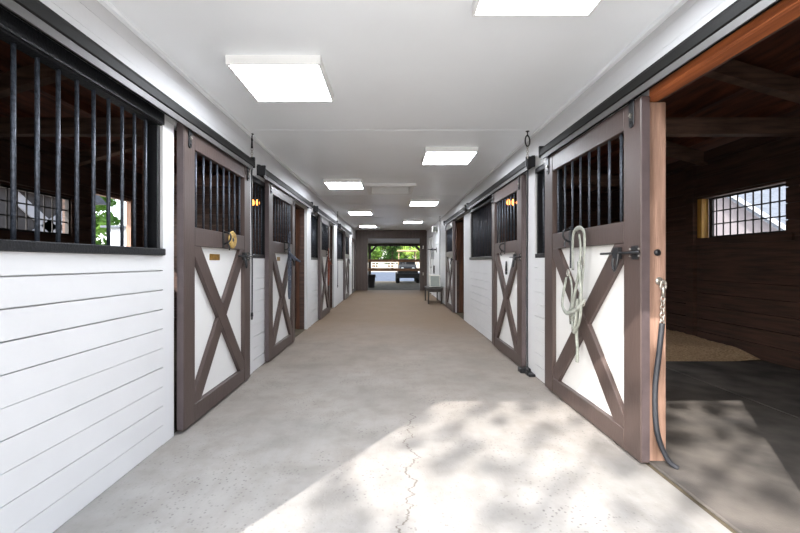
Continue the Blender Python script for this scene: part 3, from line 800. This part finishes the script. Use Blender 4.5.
for k, dx in ((-.03, -.10), (.0, -.14), (.03, -.17)): m.tube(spline([(dx, k - .02, -.24), (dx, k - .03, -.05), (dx, k, .03), (dx, k + .03, -.06), (dx, k + .02, -.3)], 5), 0, 8, flat=(.02, .008))
m.build('straps', M['darkstrap'], t, smooth=True)
t = thing('wall_unit', 'small white wall-mounted box high on the right wall near the ceiling', 'wall box', (XR, 12.75, 2.22))
MB().box(-.16, 0, -.09, .09, -.09, .09).build('housing', M['plastic_white'], t, bevel=.012, seg=2)
MB().box(-.14, -.03, -.096, -.09, -.07, .07).build('grey_face', M['greypanel'], t, bevel=.002)
tag(MB().box(XR - .03, XR - .001, 13.5, 13.72, .78, 1.05).box(XR - .036, XR - .03, 13.53, 13.69, .82, 1.01).build('notice_board', M['bench'], bevel=.004), 'small dark rectangular board on the right wall behind the white box', 'board')
t = tag(MB().box(XDL, XDL + .004, 8.36, 8.48, 1.10, 1.22).build('white_card', M['plastic_white'], bevel=.001), 'small white card on third left door beside the rust red halter', 'card')
t.location = (0, 0, 0)

t = thing('guard_rails', 'pair of brown wooden guard rails across the far drive-through opening', 'guard rails', (0, Y1 + .22, 0))
for z in (1.18, .80):
    MB().box(fo0 - .12, fo1 + .12, -.025, .025, z - .01, z + .10).build('rail', M['railwood'], t, bevel=.006)
for x in (fo0 - .06, fo1 + .06):
    MB().box(x - .045, x + .045, .026, .10, 0, 1.4).build('post', M['railwood'], t, bevel=.006)
# lean-to beyond the far wall
ln = MB()
ln.hexa([(-4.6, Y1 + .13, 2.32), (4.6, Y1 + .13, 2.32), (4.6, 20.7, 2.10), (-4.6, 20.7, 2.10), (-4.6, Y1 + .13, 2.40), (4.6, Y1 + .13, 2.40), (4.6, 20.7, 2.18), (-4.6, 20.7, 2.18)])
lr = struct(ln.build('ceiling_lean_to', M['white']))
MB().box(-4.6, 4.6, 20.4, 20.52, 1.98, 2.11).build('eave_beam', M['bench'], lr)
pk = MB()
for x, s in ((-1.09, 1), (1.62, -1)):
    pk.box(x - .07, x + .07, 20.38, 20.53, 0, 2.0)
    pk.hexa([(x + s * .07, 20.42, 1.62), (x + s * .07, 20.48, 1.62), (x + s * .07, 20.48, 1.78), (x + s * .07, 20.42, 1.78), (x + s * .38, 20.42, 1.95), (x + s * .38, 20.48, 1.95), (x + s * .30, 20.48, 2.0), (x + s * .30, 20.42, 2.0)])
pk.build('eave_posts', M['bench'], lr)
t = thing('muck_bin', 'dark bin standing just outside the far opening on the left', 'bin', (-.90, 18.3, 0))
MB().lathe([(.13, 0), (.14, .01), (.19, .55), (.20, .56), (.20, .60), (.175, .60), (.125, .03)], (0, 0, 0), 'z', 24).build('tub', M['charcoal'], t, smooth=True)
m = MB()
for s in (-1, 1): m.tube(spline([(s * .19, -.07, .52), (s * .235, -.05, .47), (s * .235, .05, .47), (s * .19, .07, .52)], 5), .01, 8)
m.build('handles', M['black'], t, smooth=True)

# ------------------------------------------------------------------ utility cart outside
t = thing('utility_cart', 'dark utility cart with tan canopy parked outside beyond the far opening', 'utility cart', (.93, 22.8, 0))
m = MB(); m.hexa([(-.58, -.95, .38), (.58, -.95, .38), (.58, 1.2, .38), (-.58, 1.2, .38), (-.54, -.9, .72), (.54, -.9, .72), (.56, 1.2, .78), (-.56, 1.2, .78)])
m.build('body', M['cartbody'], t, bevel=.05, seg=3)
m = MB(); m.hexa([(-.5, -.92, .72), (.5, -.92, .72), (.54, -.1, .72), (-.54, -.1, .72), (-.42, -.82, .9), (.42, -.82, .9), (.5, -.12, 1.04), (-.5, -.12, 1.04)])
m.build('hood', M['cartbody'], t, bevel=.05, seg=3)
m = MB(); m.box(-.66, .66, -1.12, -1.04, .30, .56); m.box(-.5, .5, -1.04, -.94, .36, .46); m.build('front_blade', M['black'], t, bevel=.02, seg=2)
for s in (-1, 1):
    MB().lathe([(.085, -.91), (.085, -.945), (.07, -.955), (.03, -.96)], (s * .3, 0, .80), 'y', 18).build('headlight', M['lamp'], t, smooth=True)
    for y, r in ((-.62, .27), (.8, .29)):
        wh = MB().lathe([(r * .55, -.11), (r * .9, -.11), (r, -.07), (r, .07), (r * .9, .11), (r * .55, .11)], (s * .56, y, r), 'x', 28).build('wheel', M['tyre'], t, smooth=True)
        MB().lathe([(r * .55, -.09), (r * .5, -.06), (r * .12, -.085 * 1), (r * .1, .085), (r * .5, .06), (r * .55, .09)], (s * .56, y, r), 'x', 24).build('hub', M['galv'], wh, smooth=True)
m = MB()
for s in (-1, 1):
    m.tube(spline([(s * .5, -.12, 1.0), (s * .48, .05, 1.5), (s * .46, .12, 1.78)], 4), .025, 8); m.tube([(s * .5, 1.0, .75), (s * .46, .95, 1.78)], .025, 8)
m.build('roll_bars', M['tan'], t, smooth=True)
m = MB(); m.hexa([(-.6, -.15, 1.76), (.6, -.15, 1.76), (.6, 1.15, 1.78), (-.6, 1.15, 1.78), (-.54, -.1, 1.86), (.54, -.1, 1.86), (.54, 1.1, 1.88), (-.54, 1.1, 1.88)])
m.build('canopy', M['tan'], t, bevel=.03, seg=3)
MB().box(-.5, .5, .4, .85, .74, .95).build('seat', M['black'], t, bevel=.05, seg=3)
MB().box(-.5, .5, .82, .95, .9, 1.35).build('seat_back', M['black'], t, bevel=.05, seg=3)
c = Vector((-.25, .12, 1.12)); m = MB(); m.tube([c + Vector((.17 * math.cos(a), .06 * math.sin(a), .16 * math.sin(a))) for a in [2 * PI * k / 18 for k in range(18)]], .016, 8, closed=True); m.cyl((-.25, .12, 1.12), (-.25, -.1, .95), .02, 8)
m.build('steering_wheel', M['black'], t, smooth=True)

# ------------------------------------------------------------------ outdoors
struct(MB().box(-6, 6, Y1 + .13, 24.5, -.125, -.006).build('floor_lean_to', M['dirt']))
struct(MB().box(-60, 60, -40, 24.5, -.3, -.125).build('ground', M['yard']))
struct(MB().box(-60, 60, 24.5, 140, -.3, -.02).build('ground_paddock', M['gravel']))
struct(MB().box(-14, 14, 24.5, 47, -.02, -.004).build('driveway', M['asphalt']))
fe = thing('paddock_fence', 'pale rail fence beyond the driveway in front of the trees', 'fence', (0, 58, -.02))
for k in range(9):
    MB().box(-9 + k * 2.4 - .06, -9 + k * 2.4 + .06, -.06, .06, 0, 1.25).build('post', M['fencew'], fe)
for z in (.35, .72, 1.08):
    MB().box(-9.2, 10.4, -.09, -.06, z, z + .13).build('rail', M['fencew'], fe)

def leaves(name, mt, parent, clumps, n, size, rnd):
    vs, fs = [], []
    for (c, r) in clumps:
        for _ in range(n):
            d = Vector((rnd.gauss(0, 1), rnd.gauss(0, 1), rnd.gauss(0, 1))); d.normalize()
            p = Vector(c) + d * (r * rnd.uniform(.25, 1) ** .6)
            u = Vector((rnd.gauss(0, 1), rnd.gauss(0, 1), rnd.gauss(0, 1))).normalized(); w = u.cross(d)
            if w.length < .05: continue
            w.normalize(); s = size * rnd.uniform(.6, 1.3)
            b = len(vs)
            vs += [p - u * s, p + w * s * .5, p + u * s, p - w * s * .5]
            fs.append((b, b + 1, b + 2, b + 3))
    me = bpy.data.meshes.new(name); me.from_pydata([tuple(v) for v in vs], [], fs); me.update()
    me.materials.append(mt); o = bpy.data.objects.new(name, me); COL.objects.link(o); o.parent = parent
    return o
def tree(label, h, cr, mt, rnd, group=None, nclump=70, nleaf=70, size=.2, low=.3):
    t = thing('leafy_tree', label, 'tree', group=group)
    m = MB(); th = h * .62
    m.tube(spline([(0, 0, 0), (.06, .03, th * .35), (-.05, .05, th * .7), (.04, 0, th)], 5), [.02 * h * (1 - .045 * i) for i in range(16)], 10)
    for k in range(7):
        a = k * 2.4; z = th * (.45 + .08 * k); L = cr * .75
        m.tube(spline([(0, 0, z), (L * .5 * math.cos(a), L * .5 * math.sin(a), z + L * .25), (L * math.cos(a), L * math.sin(a), z + L * .6)], 4), [.009 * h * (1 - .09 * i) for i in range(9)], 7)
    m.build('trunk', M['bark'], t, smooth=True)
    cl = []
    zc = h * (1 + low) / 2; zr = h * (1 - low) / 2
    for _ in range(nclump):
        d = Vector((rnd.gauss(0, 1), rnd.gauss(0, 1), rnd.gauss(0, 1))).normalized() * rnd.uniform(.35, 1) ** .5
        cl.append(((d.x * cr, d.y * cr, zc + d.z * zr), cr * rnd.uniform(.2, .34)))
    leaves('crown', mt, t, cl, nleaf, size, rnd)
    return t
rnd = random.Random(21)
tA = tree('', 9, 2.6, M['leafA'], rnd, 'trees beyond the paddock fence', low=.12)
tB = tree('', 8, 2.2, M['leafB'], rnd, 'trees beyond the paddock fence', low=.18)
tC = tree('', 11, 2.8, M['leafC'], rnd, 'trees beyond the paddock fence', low=.10)
spots = [(tA, -2.9, 64), (tB, 3.0, 60.5), (tA, 7.2, 66), (tC, .2, 69), (tC, 6.4, 75), (tC, -6.2, 71), (tB, -3.2, 77.5), (tA, 2.4, 78.5), (tC, 11.5, 83), (tC, -.4, 85), (tC, 7.2, 89), (tC, -8.2, 89), (tA, 2.2, 93), (tC, -3.4, 95), (tC, 8, 95)]
kindlab = {tA: 'mid green leafy tree among the row seen through the far opening', tB: 'pale yellow-green tree in front of the darker tree row', tC: 'deep green tree at the back of the tree row beyond the far opening'}
seen = set()
for tr, x, y in spots:
    if tr.name in seen: o = dup(tr, (x, y, -.02), rnd.uniform(0, 6), kindlab[tr])
    else:
        seen.add(tr.name); o = tr; o.location = (x, y, -.02); o['label'] = kindlab[tr]
    o['group'] = {tA: 'mid green trees beyond the paddock', tB: 'pale green trees beyond the paddock', tC: 'deep green trees beyond the paddock'}[tr]
tg = tree('green tree outside the open left stall window, seen through the foreground bars', 6, 1.9, M['leafA'], rnd, low=.1)
tg.location = (-13.3, 16.0, -.12)

# big tree outside the entrance: its crown breaks up the sun on the aisle floor
sun_dir = Vector((.6506, 1.0, 0)).normalized() ; TAN = 0.69
D = 9.5
cx, cy, cz = .95 - sun_dir.x * D, 2.35 - sun_dir.y * D, TAN * D
sh = thing('shade_tree', 'tall leafy tree outside the entrance that dapples the sunlight on the floor', 'tree', (cx, cy, -.12))
m = MB()
m.tube(spline([(0, 0, 0), (.1, .05, 2.2), (-.05, .1, 4.4), (.1, 0, cz)], 6), [.20 * (1 - .045 * i) for i in range(19)], 12)
r2 = random.Random(5)
for k in range(11):
    a = k * 2.4; z = cz * (.5 + .04 * k); L = r2.uniform(1.6, 2.6)
    m.tube(spline([(0, 0, z), (L * .5 * math.cos(a), L * .5 * math.sin(a), z + L * .3), (L * math.cos(a), L * math.sin(a), z + L * .55)], 4), [.035 * (1 - .09 * i) for i in range(9)], 7)
m.build('trunk', M['bark'], sh, smooth=True)
cl = []
# foliage clumps spread evenly, with gaps the size of a hand between them
sv = Vector((sun_dir.x, sun_dir.y, -TAN)).normalized(); su = sv.cross(Vector((0, 0, 1))).normalized(); sw = su.cross(sv)
for iu in range(-11, 12):
    for iw in range(-10, 11):
        u = iu * .25 + r2.uniform(-.15, .15); w_ = iw * .25 + r2.uniform(-.15, .15)
        q = (u / 2.75) ** 2 + (w_ / 2.5) ** 2
        if q > 1 or r2.random() < .05: continue
        p = Vector((0, 0, cz + .1)) + su * u + sw * w_ + sv * r2.uniform(-1, 1) * 1.7 * math.sqrt(1 - q)
        cl.append((tuple(p), r2.uniform(.06, .15)))
leaves('crown', M['leafA'], sh, cl, 40, .05, r2)

# house outside the right stall window
hs = thing('house', 'pale house with grey shingle roof outside the right stall window', 'house', (14.4, 17.5, -.12))
MB().prism([(-3.2, 0), (6, 0), (6, 2.7), (1.6, 5.6), (-3.2, 2.35)], 0, 2.0, 'x').build('gable_wall', M['housewall'], hs)
m = MB()
m.prism([(-3.5, 2.17), (1.6, 5.68), (6.3, 2.6), (6.3, 2.8), (1.6, 5.92), (-3.5, 2.38)], -.45, 2.6, 'x'); m.build('gable_roof', M['shingle'], hs)
m = MB(); m.prism([(-3.55, 2.30), (1.6, 5.84), (1.6, 6.0), (-3.55, 2.46)], -.50, -.451, 'x'); m.build('rake_board', M['housetrim'], hs)
MB().box(2.0, 8, -14, 14, 0, 2.6).build('main_wall', M['housewall'], hs)
m = MB(); m.hexa([(1.5, -14.3, 2.5), (8, -14.3, 6.2), (8, 14.3, 6.2), (1.5, 14.3, 2.5), (1.5, -14.3, 2.68), (8, -14.3, 6.4), (8, 14.3, 6.4), (1.5, 14.3, 2.68)]); m.build('main_roof', M['shingle'], hs)
MB().box(1.42, 1.5, -14.3, -3.3, 2.48, 2.66).build('gutter', M['housetrim'], hs)
for y in (-5.2, -7.4):
    wn = MB().box(1.95, 2.0, y, y + 1.1, 1.2, 2.35).build('house_window', M['housetrim'], hs)
    MB().box(1.93, 1.951, y + .08, y + 1.02, 1.28, 2.27).build('pane', M['glasspane'], wn)
ob = thing('outbuilding', 'pale blue-grey board outbuilding beside the green tree, seen through the open left stall window', 'outbuilding', (-8.85, 15.4, -.12))
m = MB()
for k in range(18): m.box(-2.05 + k * .2, -1.855 + k * .2, 0, .03, 0, 2.6)
m.box(-2.05, 1.545, .03, 1.8, 0, 2.6); m.build('board_wall', M['paleboard'], ob)
MB().hexa([(-2.2, -.2, 2.6), (1.7, -.2, 2.6), (1.7, 2, 2.75), (-2.2, 2, 2.75), (-2.2, -.2, 2.68), (1.7, -.2, 2.68), (1.7, 2, 2.83), (-2.2, 2, 2.83)]).build('roof', M['shingle'], ob)
# shed with a white cross on its door, outside the left window
sd = thing('shed', 'dark shed with white cross-braced door outside the left stall window', 'shed', (-7.2, 8.4, -.12))
MB().box(-2.5, 0, -1.6, 1.3, 0, 2.75).build('shed_wall', M['charcoal'], sd)
m = MB(); m.prism([(-1.8, 2.7), (1.5, 2.7), (-.15, 3.7)], -2.7, .2, 'x'); m.build('shed_roof', M['shingle'], sd)
m = MB()
for s in (1, -1):
    m.hexa([(0.001, -.75, 1.40 + (s < 0) * 1.0), (0.03, -.75, 1.40 + (s < 0) * 1.0), (.03, -.75, 1.68 + (s < 0) * 1.0), (0.001, -.75, 1.68 + (s < 0) * 1.0),
            (0.001, .75, 2.40 - (s < 0) * 1.0), (.03, .75, 2.40 - (s < 0) * 1.0), (.03, .75, 2.68 - (s < 0) * 1.0), (0.001, .75, 2.68 - (s < 0) * 1.0)])
m.build('white_cross', M['housetrim'], sd)

# ------------------------------------------------------------------ light
sd_ = bpy.data.lights.new('sun', 'SUN'); sun = bpy.data.objects.new('sun', sd_); COL.objects.link(sun)
sd_.energy = 5.2; sd_.angle = math.radians(.5); sd_.color = (1.0, .96, .905)
v = Vector((sun_dir.x, sun_dir.y, -TAN)).normalized()
sun.rotation_euler = v.to_track_quat('-Z', 'Y').to_euler()
sun.location = (-8, -12, 10)
wd = bpy.data.worlds.new('sky'); S.world = wd; wd.use_nodes = True
nt = wd.node_tree; bg = nt.nodes['Background']
sk = nt.nodes.new('ShaderNodeTexSky'); sk.sky_type = 'NISHITA'; sk.sun_disc = False
sk.sun_elevation = math.radians(34.6); sk.sun_rotation = math.atan2(-sun_dir.x, -sun_dir.y); sk.dust_density = 2.0
hv = nt.nodes.new('ShaderNodeHueSaturation'); hv.inputs['Saturation'].default_value = .45; hv.inputs['Value'].default_value = 1.0
nt.links.new(sk.outputs[0], hv.inputs['Color']); nt.links.new(hv.outputs[0], bg.inputs['Color'])
bg.inputs['Strength'].default_value = .5
vs = S.view_settings; vs.view_transform = 'Standard'; vs.look = 'None'; vs.gamma = 1; vs.exposure = 0.94
try: vs.use_curve_mapping = False
except Exception: pass
S.cycles.max_bounces = 12; S.cycles.diffuse_bounces = 8; S.cycles.sample_clamp_indirect = 6.0
